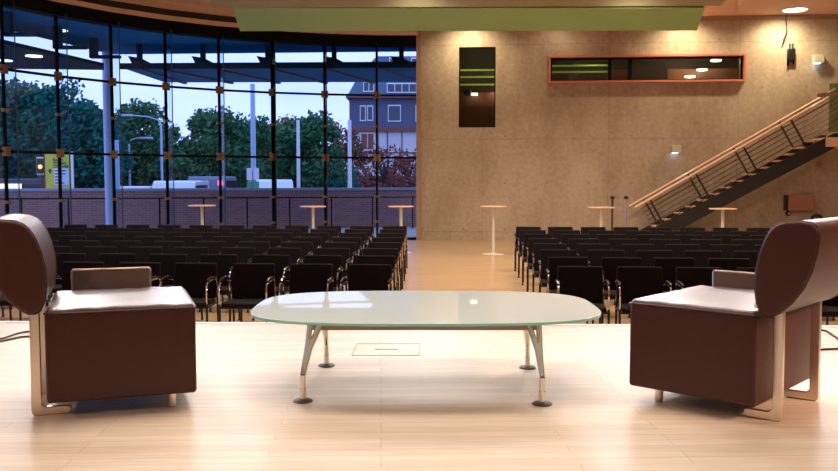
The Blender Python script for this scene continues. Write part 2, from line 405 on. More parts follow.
# cabinet etc. below the stair
u0, z1 = onwall(788.5, 195, .2); u1, z0 = onwall(814, 210.5, .2)
e = empty('wall_cabinet', (0, 0, 0)); e.matrix_world = WM @ Matrix.Translation(((u0+u1)/2, 0, z0)); w = (u1-u0)/2; h = z1-z0
tag(e, 'reddish brown box cabinet mounted on the wall under the stair', 'cabinet')
m = MB(); m.box((-w, -.22, 0), (w, -.005, h)); m.build('body', 'cabinet_red', e, bevel=.01)
m = MB(); m.box((-w-.07, -.2, -.0), (-w, -.005, h)); m.build('side_panel', 'chair_black', e)
u, z = onwall(789, 213.5, .1); e = empty('alarm_bell', (0, 0, 0)); e.matrix_world = WM @ Matrix.Translation((u, 0, z)) @ Matrix.Rotation(PI/2, 4, 'X'); tag(e, 'small round black wall bell below the reddish cabinet', 'bell')
m = MB(); m.lathe([(.07, .005), (.07, .06), (.05, .08)], 20); m.build('bell', 'chair_black', e)
m = MB(); m.lathe([(.03, .08), (.03, .1)], 14); m.build('cap', 'rail_wood', e)
u, z = onwall(817.5, 220, .12); e = empty('hose_reel', (0, 0, 0)); e.matrix_world = WM @ Matrix.Translation((u, 0, z)) @ Matrix.Rotation(PI/2, 4, 'X'); tag(e, 'dark coiled hose reel with red hub on the wall above the right armchair', 'hose reel')
m = MB(); 
for q, r in enumerate((.15, .12, .15)): m.tube([(r*math.cos(a*PI/12), r*math.sin(a*PI/12), .03+q*.035) for a in range(24)], .022, 8, True)
m.build('hose', 'cable_black', e)
m = MB(); m.lathe([(.04, .005), (.04, .12), (.03, .13)], 18); m.build('hub', 'red_paint', e)
u, z = onwall(819, 164, .01); m = MB(); m.tube([(u+.07*math.cos(a*PI/12), -.012, z+.07*math.sin(a*PI/12)) for a in range(24)], .010, 6, True); m.bar((u-.05, -.012, z+.05), (u+.05, -.012, z-.05), .01, .015)
wobj(m, 'prohibition_sign', 'red_paint', 'small round red ring sign on the wall below the stair landing', 'sign')

# ------------------------------------------------------------------ glass facade on an arc
nodes = [Vector((-1.23, 26.0, 0))]
first = nodes[0]+Vector((1.52*math.cos(math.radians(2)), 1.52*math.sin(math.radians(2)), 0))*.78
for hd in (11, 20, 29, 38, 47, 56, 65, 74, 83, 90, 90, 90, 90, 90, 90):
    a = math.radians(hd); nodes.append(nodes[-1]+Vector((-1.52*math.cos(a), -1.52*math.sin(a), 0)))
path = [first]+nodes
def inward(i):
    a = path[max(i-1, 0)]; b = path[min(i+1, len(path)-1)]; t = (b-a).normalized()
    n = Vector((-t.y, t.x, 0)); return n if n.dot(Vector((0, 12, 0))-path[i]) > 0 else -n
GT = 5.66
for i in range(len(path)-1):
    a, b = path[i], path[i+1]; t = (b-a).normalized(); n = (inward(i)+inward(i+1)).normalized(); o3 = n*.012
    m = MB(); z0, z1 = .05, GT
    m.hexa([a, b, b+o3, a+o3, a+Vector((0,0,z1)), b+Vector((0,0,z1)), b+o3+Vector((0,0,z1)), a+o3+Vector((0,0,z1))])
    w = m.build('window_%d' % (i+1), 'facade_glass', origin=(a+b)/2, flat=True); struct(w)
    c0 = (a+b)/2
    def loc(p): return p-c0
    m = MB()
    for z in (2.41, 4.22): m.bar(loc(a+Vector((0,0,z)))+n*.02, loc(b+Vector((0,0,z)))+n*.02, .035, .06)
    m.bar(loc(a)+Vector((0,0,.04)), loc(b)+Vector((0,0,.04)), .1, .08)
    m.build('transom', 'black_metal', w)
    ni = inward(i+1)
    m = MB(); m.bar(loc(b)+ni*.02, loc(b)+ni*.02+Vector((0,0,GT)), .065, .05, up=ni); m.build('mullion', 'black_metal', w)
    m = MB(); p = loc(b)+ni*.05; q = loc(b)+ni*.38; tt = Vector((-ni.y, ni.x, 0))*.008
    Z = Vector((0,0,GT)); m.hexa([p-tt, q-tt, q+tt, p+tt, p-tt+Z, q-tt+Z, q+tt+Z, p+tt+Z]); m.build('glass_fin', 'fin_glass', w, flat=True)
    m = MB(); m.bar(q, q+Z, .02, .02, up=ni); m.build('fin_edge', 'canopy_rib', w)
    for z, sw, sh in ((2.41, .19, .19), (4.22, .19, .19), (3.32, .17, .07), (1.28, .17, .07), (.55, .17, .07)):
        m = MB(); c = loc(b)+Vector((0,0,z))+ni*.045; tv = Vector((-ni.y, ni.x, 0))
        if sh > .1:
            for sx in (-1, 1):
                for sz in (-1, 1):
                    m.bar(c+tv*sx*sw*.27+Vector((0,0,sz*sh*.27))-ni*.02, c+tv*sx*sw*.27+Vector((0,0,sz*sh*.27))+ni*.03, sw*.5, sh*.5)
            m.bar(c-ni*.02, c+ni*.05, .05, .05)
        else:
            m.bar(c-tv*sw/2, c+tv*sw/2, .05, sh); m.bar(c-ni*.02, c+ni*.05, .04, .05)
        m.build('bracket', 'bracket_bronze', w)
def arc_band(name, mt, z0, z1, off0, off1, extra=None):
    m = MB()
    for i in range(len(path)-1):
        a, b = path[i], path[i+1]; na, nb = inward(i), inward(i+1)
        if i == 0: na = Vector((0, -1, 0))
        P = [a+na*off0, b+nb*off0, b+nb*off1, a+na*off1]
        m.hexa([p+Vector((0,0,z0)) for p in P]+[p+Vector((0,0,z1)) for p in P])
        if extra:
            for k in range(4):
                q = a.lerp(b, k/4)+na.lerp(nb, k/4)*(off1+.004); m.bar(q+Vector((0,0,z0)), q+Vector((0,0,z1)), .012, .012)
    return struct(m.build(name, mt, flat=True))
arc_band('trim_1', 'black_metal', GT-.03, 5.93, -.25, .12)
arc_band('trim_2', 'band_brown', 5.93, 6.05, -.25, .16)
arc_band('trim_3', 'grille_dark', 6.05, 6.22, -.2, .10, True)
arc_band('trim_6', 'plaster', 6.22, CEIL+.1, -.2, .30)

# ------------------------------------------------------------------ floor, stage, ceiling, other walls
m = MB(); XR = 15.0
L = path[-1]
def polybox(m, poly, z0, z1): m.prism(poly, lambda p, t: Vector((p[0], p[1], t)), z0, z1)
wr = W0+WU*UR
roompoly = [(wr.x+.3, wr.y+.2), (W0.x-.1, W0.y+.2)]+[(p.x-inward(i).x*.3, p.y-inward(i).y*.3) for i, p in enumerate(path)]+[(L.x-.3, -7), (wr.x+.3, -7)]
polybox(m, roompoly, -.3, 0); struct(m.build('floor', 'hall_wood', flat=True))
m = MB(); polybox(m, roompoly, CEIL, CEIL+.3); struct(m.build('ceiling', 'plaster', flat=True))
m = MB(); m.box((wr.x, -7, 0), (wr.x+.3, wr.y, CEIL)); struct(m.build('wall_right', 'concrete', flat=True))
m = MB(); m.box((L.x-.3, -7.3, 0), (wr.x+.3, -7, CEIL)); struct(m.build('wall_front', 'bulkhead_brown', flat=True))
m = MB(); m.box((L.x-.3, -7, 0), (L.x, L.y, CEIL)); struct(m.build('wall_left', 'bulkhead_brown', flat=True))
# stage
SZ = .82
ra = atZ(0, 322.5, SZ); rb = atZ(838, 327.2, SZ); d = (rb-ra).normalized(); ea = ra-d*6; eb = rb+d*10
nrm = Vector((d.y, -d.x, 0))
m = MB(); polybox(m, [(ea.x, ea.y), (eb.x, eb.y), (eb.x, -6.99), (ea.x, -6.99)], 0.002, SZ)
stg = m.build('stage_platform', 'stage_wood', flat=True); tag(stg, 'pale maple plank stage floor in the foreground carrying the armchairs', 'stage')
m = MB(); off = Vector((-nrm.x, -nrm.y, 0)); off = off if off.y > 0 else -off
m.hexa([ea, eb, eb+off*.05, ea+off*.05, ea+Vector((0,0,.004)), eb+Vector((0,0,.004)), eb+off*.05+Vector((0,0,.004)), ea+off*.05+Vector((0,0,.004))])
m.hexa([ea-Vector((0,0,.05))+off*.001, eb-Vector((0,0,.05))+off*.001, eb-Vector((0,0,.05))+off*.05, ea-Vector((0,0,.05))+off*.05, ea+off*.001, eb+off*.001, eb+off*.05, ea+off*.05])
m.build('edge_trim', 'edge_strip', stg, flat=True)
# hatch in the stage floor
m = MB(); hc = [atZ(352, 355.5, SZ), atZ(357, 344, SZ), atZ(420, 344, SZ), atZ(419, 355.5, SZ)]
for i in range(4):
    m.bar(hc[i]+Vector((0,0,.0015)), hc[(i+1) % 4]+Vector((0,0,.0015)), .008, .003)
m.bar(atZ(375, 349.3, SZ)+Vector((0,0,.0015)), atZ(398, 349.3, SZ)+Vector((0,0,.0015)), .018, .003)
tag(m.build('floor_hatch', 'floor_line', flat=True), 'flush rectangular floor hatch with thin dark outline under the glass table', 'floor hatch')
def cable(name, pts, label, r=.006):
    m = MB(); P = [atZ(x, y, SZ+r+.001) for x, y in pts]
    Q = []
    for i in range(len(P)-1):
        for k in range(5): Q.append(P[i].lerp(P[i+1], k/5))
    Q.append(P[-1]); m.tube(Q, r, 6); tag(m.build(name, 'cable_black'), label, 'cable')
cable('stage_cable', [(-12, 341), (4, 338), (15, 334), (24, 332), (34, 331)], 'upper of two thin dark cables on the stage behind the left armchair')
cable('stage_cable', [(-12, 344), (6, 340), (20, 337), (34, 336)], 'lower nearly straight thin cable on the stage behind the left armchair')
cable('stage_cable', [(818, 329), (827, 331), (836, 337), (846, 345)], 'curving dark cable on the stage right of the right armchair')
cable('stage_cable', [(818, 349.5), (830, 349), (850, 348)], 'straight thin cable on the stage beside the right armchair legs')

# ceiling downlight
p = atZ(795, 9.5, CEIL); e = empty('ceiling_downlight', p); tag(e, 'bright round recessed downlight in the ceiling at upper right', 'downlight')
m = MB(); m.lathe([(.30, -.004), (.30, -.012), (.26, -.02)], 28); m.build('lens', 'lamp_warm', e)
m = MB(); m.tube([(.32*math.cos(a*PI/14), .32*math.sin(a*PI/14), -.012) for a in range(28)], .012, 6, True); m.build('rim', 'white_paint', e)

# acoustic baffles
def bfl(pa, pb, pc, pd, Yt, Yb, name, mt, label, top=None):
    # pa, pb: upper left / right pixel, pc, pd: lower left / right
    A = atY(*pa, Yt); B = atY(*pb, Yt); C_ = atY(*pc, Yb); D = atY(*pd, Yb); n = Vector((0, .25, .25))
    m = MB(); m.hexa([C_, D, B, A, C_+n*.4, D+n*.4, B+n, A+n]); o = tag(m.build(name, mt, bevel=.01), label, 'ceiling baffle')
    for t in (.12, .5, .88):
        q = A.lerp(B, t)+Vector((0, .2, .1)); mh = MB(); mh.tube([q, Vector((q.x, q.y, CEIL+.02))], .012, 6); mh.build('hanger', 'satin_steel', o)
    return o
bfl((232, 8), (705, 8), (240, 31.3), (697, 30.6), 21.1, 22.0, 'acoustic_baffle', 'baffle_green', 'long olive green sloping baffle hanging below the tan one')
A = atY(207, -3, 20.9); 
bfl((206, -6), (733, -7), (213, 8), (720.5, 6), 20.85, 21.05, 'acoustic_baffle', 'baffle_tan', 'long tan ceiling baffle above the olive green one')

# ------------------------------------------------------------------ staircase
SO = 1.35; SW = 1.0
e = empty('staircase', (0, 0, 0)); e.matrix_world = WM; tag(e, 'open staircase with dark stringers and slim rails climbing along the concrete wall', 'staircase')
u0, z0 = onwall(662, 226.5, SO); u1, z1 = onwall(820.5, 139.5, SO)
run = (u1-u0)/13; rise = (z1-z0)/13
kmin = -int(z0/rise+.2)
for k in range(kmin, 14):
    u, z = u0+run*k, z0+rise*k
    if z < .05: continue
    m = MB(); m.box((u-.15, -SO+.02, z-.045), (u+.17, -SO+SW-.02, z)); m.build('tread', 'stair_wood', e)
for yy in (-SO, -SO+SW-.04):
    m = MB(); ua, za = u0+run*(kmin-.2), max(0.0, z0+rise*(kmin-.2)); ub, zb = u0+run*14.2, z0+rise*14.0
    poly = [(ua-.25, 0.003), (ua+.40, 0.003), (ub+.1, zb-.34), (ub+.1, zb-.02), (ub-.05, zb-.02), (ua-.05, za+.07)]
    m.prism(poly, lambda p, t: Vector((p[0], t, p[1])), yy-.02, yy+.02); m.build('stringer', 'stair_black', e)
sl = math.atan2(rise, run)
# rails, posts, wires
r0u, r0z = onwall(635, 207.5, SO); r1u, r1z = onwall(826, 99, SO)
rs = (r1z-r0z)/(r1u-r0u)
tn = Vector((math.cos(sl), 0, math.sin(sl))); pn = Vector((-math.sin(sl), 0, math.cos(sl)))
for yy in (-SO, -SO+SW):
    m = MB(); m.tube([(r0u, yy, r0z), (r1u+.6, yy, r1z+.6*rs)], .032, 10); m.build('handrail', 'rail_wood', e)
    for px, py in ((649.5, 200), (695.5, 174), (743, 147.5), (790.5, 120.5)):
        pu, pz = onwall(px, py, SO); top = Vector((pu, yy, r0z+rs*(pu-r0u)))
        m = MB(); q = top-pn*.88; m.bar(top, q, .022, .05, up=tn); m.build('post', 'stair_black', e)
    for k in range(6):
        dd = .10+k*.125
        a = Vector((r0u+.22, yy, r0z+rs*.22))-pn*dd; b = Vector((r1u+.3, yy, r1z+rs*.3))-pn*dd
        m = MB(); m.tube([a, b], .011, 6); m.build('rail_wire', 'wire_steel', e)
# landing
la, lz = onwall(825.5, 133, SO)
m = MB(); m.box((la, -SO-.1, z1+rise*.3-.25), (UR-.01, -.005, z1+rise*.3)); m.build('landing', 'rail_wood', e)
gz = onwall(826, 84, SO)[1]
m = MB(); m.box((la+.03, -SO-.13, lz+.02), (la+2.0, -SO-.11, gz)); m.build('glass_panel', 'balustrade_glass', e)
m = MB(); h1, hz1 = onwall(821, 95.5, SO+.05); m.bar((h1-.15, -SO-.2, hz1-.02), (h1+2.0, -SO-.2, hz1+.25), .03, .09); m.build('landing_rail', 'bulkhead_brown', e)

# ------------------------------------------------------------------ high tables and posts
def high_table(px, pyt, Y, label, wood='table_wood', pole='table_white', group='round high tables'):
    T = atY(px, pyt, Y); h = T.z
    e = empty('high_table', (T.x, T.y, 0)); tag(e, label, 'high table', group)
    m = MB(); m.lathe([(.30, h-.028), (.315, h-.02), (.315, h-.004), (.31, h)], 32); m.build('table_top', wood, e)
    m = MB(); m.lathe([(.035, .02), (.035, h-.03)], 14); m.build('column', pole, e)
    m = MB(); m.lathe([(.26, .002), (.26, .012), (.05, .03), (.036, .03)], 32); m.build('base_plate', pole, e)
high_table(493.5, 206, 21.1, 'round high table standing in the open aisle by the concrete wall', pole='table_white')
high_table(601.5, 207, 21.2, 'round high table left of the two slim posts by the concrete wall')
high_table(723, 208.3, 20.6, 'round high table in front of the staircase')
high_table(401, 206, 21.6, 'round high table by the glass nearest the concrete wall')
high_table(313, 206, 21.4, 'round high table by the glass between the other two')
high_table(202, 205, 20.3, 'round high table furthest left before the glass')
for px, mt, lab in ((612.5, 'wire_steel', 'left slim dark post behind the high table by the stair foot'), (626, 'satin_steel', 'right slim shiny post next to the stair foot')):
    T = atY(px, 198, 22.6); e = empty('barrier_post', (T.x, T.y, 0)); tag(e, lab, 'post', 'slim posts by the stair foot')
    m = MB(); m.lathe([(.028, .02), (.028, T.z-.03)], 12); m.build('pole', mt, e)
    m = MB(); m.lathe([(.02, T.z-.03), (.055, T.z-.025), (.055, T.z+.04), (.03, T.z+.05)], 14); m.build('cap', 'chair_black', e)
    m = MB(); m.lathe([(.16, .002), (.16, .015), (.03, .03)], 24); m.build('base_plate', 'chair_black', e)

# ------------------------------------------------------------------ conference chairs (facing -y locally)
def make_chair():
    e = empty('conference_chair', (0, 0, 0))
    # backrest: gently bowed upholstered shell
    m = MB(); nz, nx = 8, 8; front = []; 
    def bp(i, j, s):
        x = (-.5+i/nx)*.485; tz = j/nz; z = .45+tz*.40
        y = .185+.055*tz**1.3+.018*math.cos(PI*x/.5)-(.0)
        return Vector((x*(1.0+.02*math.sin(tz*PI)), y+s*.019, z))
    vs = []; fs = []
    for s in (-1, 1):
        for j in range(nz+1):
            for i in range(nx+1): vs.append(bp(i, j, s))
    W = nx+1; H = nz+1; O = W*H
    for j in range(nz):
        for i in range(nx):
            fs.append((j*W+i, j*W+i+1, (j+1)*W+i+1, (j+1)*W+i)); fs.append((O+j*W+i, O+(j+1)*W+i, O+(j+1)*W+i+1, O+j*W+i+1))
    for i in range(nx):
        fs.append((i, O+i, O+i+1, i+1)); fs.append((nz*W+i, nz*W+i+1, O+nz*W+i+1, O+nz*W+i))
    for j in range(nz):
        fs.append((j*W, (j+1)*W, O+(j+1)*W, O+j*W)); fs.append((j*W+nx, O+j*W+nx, O+(j+1)*W+nx, (j+1)*W+nx))
    m.add(vs, fs); m.build('backrest', 'chair_fabric', e, bevel=.012, seg=2)
    m = MB(); poly = [(-.26, .425), (-.245, .455), (-.2, .468), (0, .462), (.17, .452), (.21, .44), (.2, .41), (-.2, .405), (-.25, .41)]
    m.prism(poly, lambda p, t: Vector((t, p[0], p[1])), -.235, .235); m.build('seat', 'chair_fabric', e, bevel=.008)
    for sx in (-1, 1):
        x = sx*.262
        m = MB(); m.tube([(x, -.22, .004), (x, -.215, .44)], .0135, 8); m.tube([(x, -.22, .003), (x, -.22, .02)], .018, 8); m.build('leg', 'chair_black', e)
        m = MB(); m.tube([(x*.93, .27, .004), (x*.93, .235, .43), (x*.93, .235, .46)], .0135, 8); m.tube([(x*.93, .27, .003), (x*.93, .27, .02)], .018, 8); m.build('leg', 'chair_black', e)
        m = MB(); arc = [(x, -.215, .44), (x, -.222, .56), (x, -.215, .62), (x, -.18, .665), (x, -.12, .685), (x, .02, .69), (x*.98, .14, .68), (x*.93, .20, .66), (x*.91, .225, .60), (x*.92, .235, .46)]
        m.tube(arc, .012, 8); m.build('arm_frame', 'chrome', e)
        m = MB(); m.tube([(x, -.17, .69), (x, -.11, .705), (x, .03, .708), (x, .12, .697)], [.014, .021, .021, .014], 8); m.build('arm_pad', 'arm_pad', e)
    m = MB(); m.bar((-.25, -.2, .40), (.25, -.2, .40), .03, .02); m.bar((-.24, .2, .40), (.24, .2, .40), .03, .02); m.bar((-.25, -.2, .40), (-.24, .2, .40), .02, .02); m.bar((.25, -.2, .40), (.24, .2, .40), .02, .02)
    m.build('seat_frame', 'chair_black', e)
    return e
proto = make_chair(); used = False
ORD = ['first', 'second', 'third', 'fourth', 'fifth', 'sixth', 'seventh', 'eighth', 'ninth', 'tenth', 'eleventh']
def block(side, corner_px, vpx, ncol, names, vx2):
    global used
    P0 = atZ(corner_px[0], corner_px[1], .85)      # inner top corner of the aisle backrest in the front row
    dr = Vector((math.cos(math.radians(5)), -math.sin(math.radians(5)), 0)); s = 1 if side == 'right' else -1
    back = Vector(((vpx-419)/F, 1, 0))
    for r in range(8):
        c0 = P0+dr*s*.2425+back*(r*1.135)-Vector((0, .24, 0))
        for c in range(ncol):
            p = c0+dr*s*(.640 if s > 0 else .670)*c; p.z = 0
            q = 419+F*p.x/p.y
            if q < -22 or q > 862: continue
            if used: o = copy_tree(proto)
            else: o = proto; used = True
            o.location = p; o.rotation_euler[2] = math.radians(-5)+random.uniform(-.02, .02)
            row = 'front row' if r == 0 else ('back row' if r == 7 else ORD[r]+' row from stage')
            lab = 'black conference chair, %s block, %s, %s from aisle' % (side, row, ORD[c])
            tag(o, lab, 'chair', 'black conference chairs of the %s block' % side)
block('right', (556, 266), 464, 8, None, None)
block('left', (390, 264.5), 425, 11, None, None)

# ------------------------------------------------------------------ glass coffee table
TZ = .38
fl, fr, bl, br_ = (atZ(303, 401.5, SZ), atZ(542, 404.5, SZ), atZ(326.5, 366, SZ), atZ(527.5, 368, SZ))
tf = atZ(426, 323.5, SZ+TZ); tb = atZ(428, 290.5, SZ+TZ)
cx = (fl.x+fr.x+bl.x+br_.x)/4+.0; cy = (tf.y+tb.y)/2
ey = (tb.y-tf.y)/2; wl = atZ(252.5, 308, SZ+TZ); wrr = atZ(600, 309, SZ+TZ); ex = (wrr.x-wl.x)/2; cxx = (wrr.x+wl.x)/2
e = empty('coffee_table', (cxx, cy, SZ)); tag(e, 'low oblong coffee table with frosted glass top and splayed chrome legs', 'coffee table')
m = MB(); n = 96; poly = []
for i in range(n):
    a = 2*PI*i/n; c, s = math.cos(a), math.sin(a); k = 2/3.3
    poly.append((ex*math.copysign(abs(c)**(2/2.9), c), ey*math.copysign(abs(s)**(2/3.6), s)))
m.prism(poly, lambda p, t: Vector((p[0], p[1], t)), TZ-.014, TZ, 0, 1); m.build('table_top', ['table_glass', 'glass_edge'], e, bevel=.003)
o0 = Vector((cxx, cy, SZ)); mid = Vector((0, (fl.y+bl.y)/2-cy, 0))
bx = .512
for ysgn in (-.20, .20):
    m = MB(); m.bar((-bx-.02+ (cx-cxx), mid.y+ysgn, TZ-.068), (bx+.02+(cx-cxx), mid.y+ysgn, TZ-.068), .022, .036); m.build('rail', 'rail_grey', e)
for P, sx, sy in ((fl, -1, -1), (fr, 1, -1), (bl, -1, 1), (br_, 1, 1)):
    p = P-o0; p.z = 0; ax = sx*bx+(cx-cxx)
    g = e
    top1 = Vector((ax, mid.y+sy*.20, TZ-.055)); kn = p+Vector((0, 0, .12))
    kn2 = kn+Vector((0, 0, 0))
    m = MB(); m.tube([p+Vector((0,0,.008)), p+Vector((0,0,.06))], .0145, 12); m.tube([p+Vector((0,0,.06)), kn], .0125, 12)
    # flat, widening blade up to the rail: two tubes in a wedge
    m.tube([kn, kn.lerp(top1, .5)+Vector((-sx*.004, 0, 0)), top1+Vector((-sx*.03, 0, 0))], [.0125, .014, .016], 12)
    m.tube([kn, kn.lerp(top1, .5)+Vector((sx*.008, 0, 0)), top1+Vector((sx*.02, 0, 0))], [.0115, .013, .014], 12)
    lg = m.build('leg', 'chrome', e)
    m = MB(); m.lathe([(.043, .001), (.045, .004), (.038, .010), (.016, .014)], 24, p); m.build('foot', 'rubber', lg)
    m = MB(); m.lathe([(.03, 0), (.03, .010)], 16, (ax, mid.y+sy*.28, TZ-.0245)); m.bar((ax, mid.y+sy*.10, TZ-.036), (ax, mid.y+sy*.30, TZ-.024), .022, .012); m.build('support_arm', 'chrome', e)

# ------------------------------------------------------------------ lounge armchairs (local x forward, far side = +y*s)
def lounge(px, py, yaw, s, Ln, Wd, label, a0=.08, a1=.44):
    P = atZ(px, py, SZ+.075)
    e = empty('lounge_chair', (P.x, P.y, SZ), yaw); tag(e, label, 'armchair', 'brown leather lounge chairs')
    Y = lambda v: v*s
    def rbox(x0, x1, y0, y1, z0, z1, nm, r, crown=0, mt='leather', par=e):
        bm = bmesh.new(); bmesh.ops.create_cube(bm, size=1)
        for v in bm.verts: v.co = Vector(((x0+x1)/2+v.co.x*(x1-x0), (y0+y1)/2+v.co.y*(y1-y0), (z0+z1)/2+v.co.z*(z1-z0)))
        bmesh.ops.bevel(bm, geom=list(bm.edges), offset=r, segments=5, profile=.5, affect='EDGES')
        me = bpy.data.meshes.new(nm)
        if crown:
            bmesh.ops.subdivide_edges(bm, edges=[ed for ed in bm.edges if ed.calc_length() > .1], cuts=8, use_grid_fill=True)
            for v in bm.verts:
                if v.co.z > z1-r*.6:
                    fx = (v.co.x-x0)/(x1-x0); fy = (v.co.y-y0)/(y1-y0)
                    w = max(0, math.sin(PI*min(1, max(0, fx))))**.5*max(0, math.sin(PI*min(1, max(0, fy))))**.5
                    v.co.z += crown*w+.0025*math.sin(fx*31+fy*9)*math.sin(fy*17+fx*5)
        bmesh.ops.recalc_face_normals(bm, faces=bm.faces); bm.to_mesh(me); bm.free(); me.materials.append(MATS[mt]); me.shade_smooth()
        o = bpy.data.objects.new(nm, me); COL.objects.link(o); o.parent = par
        return o
    ya, yb = sorted((Y(0), Y(Wd)))
    rbox(0, Ln, ya, yb, .075, .452, 'seat_box', .016)
    rbox(.004, Ln-.004, ya+.004, yb-.004,   .43, .463, 'seat_cushion', .016, crown=.010, mt='leather_shiny')
    m = MB(); zz = .447; c = .006
    m.tube([(c, ya-.001, zz), (Ln-c, ya-.001, zz), (Ln+.001, ya+c, zz), (Ln+.001, yb-c, zz), (Ln-c, yb+.001, zz), (c, yb+.001, zz), (-.001, yb-c, zz), (-.001, ya+c, zz)], .0035, 6, True)
    m.build('piping', 'leather', e)
    # back pad profile in x-z, thick at the top, tapering to a rounded toe
    prof = [(-.035, .448), (-.012, .462), (.004, .50), (.012, .56), (.010, .63), (-.004, .70), (-.026, .76), (-.046, .795), (-.068, .815), (-.10, .828), (-.16, .834), (-.205, .828), (-.225, .812),
            (-.232, .785), (-.226, .72), (-.208, .64), (-.178, .57), (-.135, .51), (-.09, .468), (-.06, .45)]
    m = MB(); m.prism(prof, lambda p, t: Vector((p[0], t, p[1])), Y(-.005), Y(Wd+.01)); pad = m.build('backrest', 'leather', e, bevel=.014, seg=4)
    for t in (Y(.008), Y(Wd-.003)):
        m = MB(); m.tube([(p[0], t, p[1]) for p in prof], .0035, 6, True); m.build('piping', 'leather', pad)
    m = MB(); m.tube([(.018, Y(.05), .474), (.018, Y(.05), .49)], .012, 10); m.build('hinge', 'chrome', e)
    # flat bar frames
    for yy in (.13, Wd-.13):
        y = Y(yy); m = MB()
        poly = [(-.055, .0), (.075, .0), (.088, .010), (.088, .03), (.078, .036), (-.012, .036), (-.026, .05), (-.026, .47), (-.064, .49), (-.066, .48), (-.068, .02), (-.063, .006)]
        m.prism(poly, lambda p, t: Vector((p[0], t, p[1]+.001)), y-.011, y+.011); m.build('frame_leg', 'satin_steel', e, bevel=.004)
    for yy in (.1, Wd-.1):
        m = MB(); m.lathe([(.016, .001), (.018, .01), (.018, .078)], 16, (Ln-.1, Y(yy), 0)); m.build('foot', 'satin_steel', e)
    # mesh armrest on the far side
    y = Y(Wd+.02); h0, h1 = .38, (.558 if s > 0 else .538)
    m = MB(); m.tube([(a0, y, h0), (a0, y, h1-.006), (a0+.005, y, h1), (a1-.005, y, h1), (a1, y, h1-.006), (a1+.0, y, h0), ], .0055, 8, True)
    ar = m.build('armrest_frame', 'satin_steel', e)
    m = MB(); m.box((a0+.006, y-.004, h0), (a1-.006, y+.004, h1-.005)); m.build('mesh_panel', 'mesh_fabric', ar)
lounge(46.5, 404.5, math.radians(19), 1, .60, .66, 'brown leather lounge chair at the left edge of the stage, facing right')
lounge(754, 407.5, math.radians(138), -1, .565, .71, 'brown leather lounge chair at the right edge of the stage, seen from behind', .08, .50)

# ------------------------------------------------------------------ outside
m = MB(); m.box((-60, 14, -.35), (60, 130, -.3)); struct(m.build('ground_street', 'asphalt', flat=True))
m = MB(); polybox(m, [(-30, 8), (L.x-.31, 8)]+[(p.x-inward(i).x*.31, p.y-inward(i).y*.31) for i, p in list(enumerate(path))[::-1]]+[(W0.x-.12, 26.25), (6, 26.4), (6, 36), (-30, 32)], -.3, -.01); struct(m.build('ground_terrace', 'paving', flat=True))
# upper canopy
def slab(name, poly, z0, z1, mt, lab=None, cat=None, parent=None):
    m = MB(); polybox(m, poly, z0, z1); o = m.build(name, mt, parent, flat=True)
    if lab: tag(o, lab, cat)
    return o
cz = 5.78
c1 = atZ(422, 51.5, cz); c2 = atZ(112, 54.5, cz); c3 = atZ(12, 31, cz); c4 = atZ(-60, 12, cz)
gp = [(p.x-inward(i).x*.27, p.y-inward(i).y*.27) for i, p in enumerate(path[:11])]
can = slab('entrance_canopy', [(c1.x, c1.y), (c2.x, c2.y), (c3.x, c3.y), (c4.x, c4.y)]+gp[::-1], cz, cz+.35, 'canopy_blue', 'dark blue canopy soffit just outside the top of the glass wall', 'canopy')
for px, py in ((5, 25), (61, 30)):
    if py > 50: continue
    p = atZ(px, py, cz); m = MB(); m.lathe([(.17, -.03), (.17, -.005), (.1, -.001)], 20, p); m.build('lamp', 'soffit_lamp', can)
# lower louvred canopy
lz = 5.12
k1 = atZ(424, 66, lz); k2 = atZ(121, 67.5, lz); k3 = atZ(165, 82.5, lz); k4 = atZ(424, 82, lz)
lc = slab('louvre_canopy', [(k1.x, k1.y), (k2.x, k2.y), (k3.x, k3.y), (k4.x, k4.y)], lz, lz+.1, 'canopy_blue', 'long lower canopy beyond the glass, right of the white column', 'canopy')
m = MB(); m.bar(k1+Vector((0,-.05,.03)), k2+Vector((0,-.05,.03)), .14, .17); m.build('edge_beam', 'canopy_dark', lc)
nr = 11
for i in range(nr):
    t = (i+.5)/nr; a = k2.lerp(k1, t)+Vector((-1.0 if i else .1, 0, -.03)); b = k3.lerp(k4, t)+Vector((.3, 0, -.03)); 
    if i % 2 == 0:
        m = MB(); m.bar(a, b, .12, .06); m.build('rib', 'canopy_rib', lc)
for px in (141, 204, 268.5, 334.5, 401.5):
    b = atZ(px, 67, lz); q = Vector((b.x, b.y-.1, lz+.1)); m = MB(); m.bar(q, Vector((q.x, q.y, cz-.005)), .14, .14); m.build('strut', 'canopy_dark', lc)
    m = MB(); m.hexa([q+Vector(v) for v in ((-.22,-.1,0), (.32,-.1,0), (.32,.1,0), (-.22,.1,0), (-.32,-.1,.2), (.05,-.1,.14), (.05,.1,.14), (-.32,.1,.2))]); m.build('strut_shoe', 'canopy_dark', lc)
h1_, h2_, h3_, h4_ = atZ(-30, 36, lz), atZ(104, 66.5, lz), atZ(104, 70, lz), atZ(-30, 68.5, lz)
lc2 = slab('louvre_canopy', [(h1_.x, h1_.y), (h2_.x, h2_.y), (h3_.x, h3_.y), (h4_.x, h4_.y)], lz, lz+.1, 'canopy_dark', 'lower canopy beyond the glass, left of the white column', 'canopy')
p = atZ(34, 55.5, lz); m = MB(); m.lathe([(.22, -.03), (.22, -.005), (.1, -.001)], 20, p); m.build('lamp', 'soffit_lamp', lc2)
p = atZ(5, 60, lz); m = MB(); m.lathe([(.2, -.03), (.2, -.005), (.1, -.001)], 20, p); m.build('lamp', 'soffit_lamp', lc2)
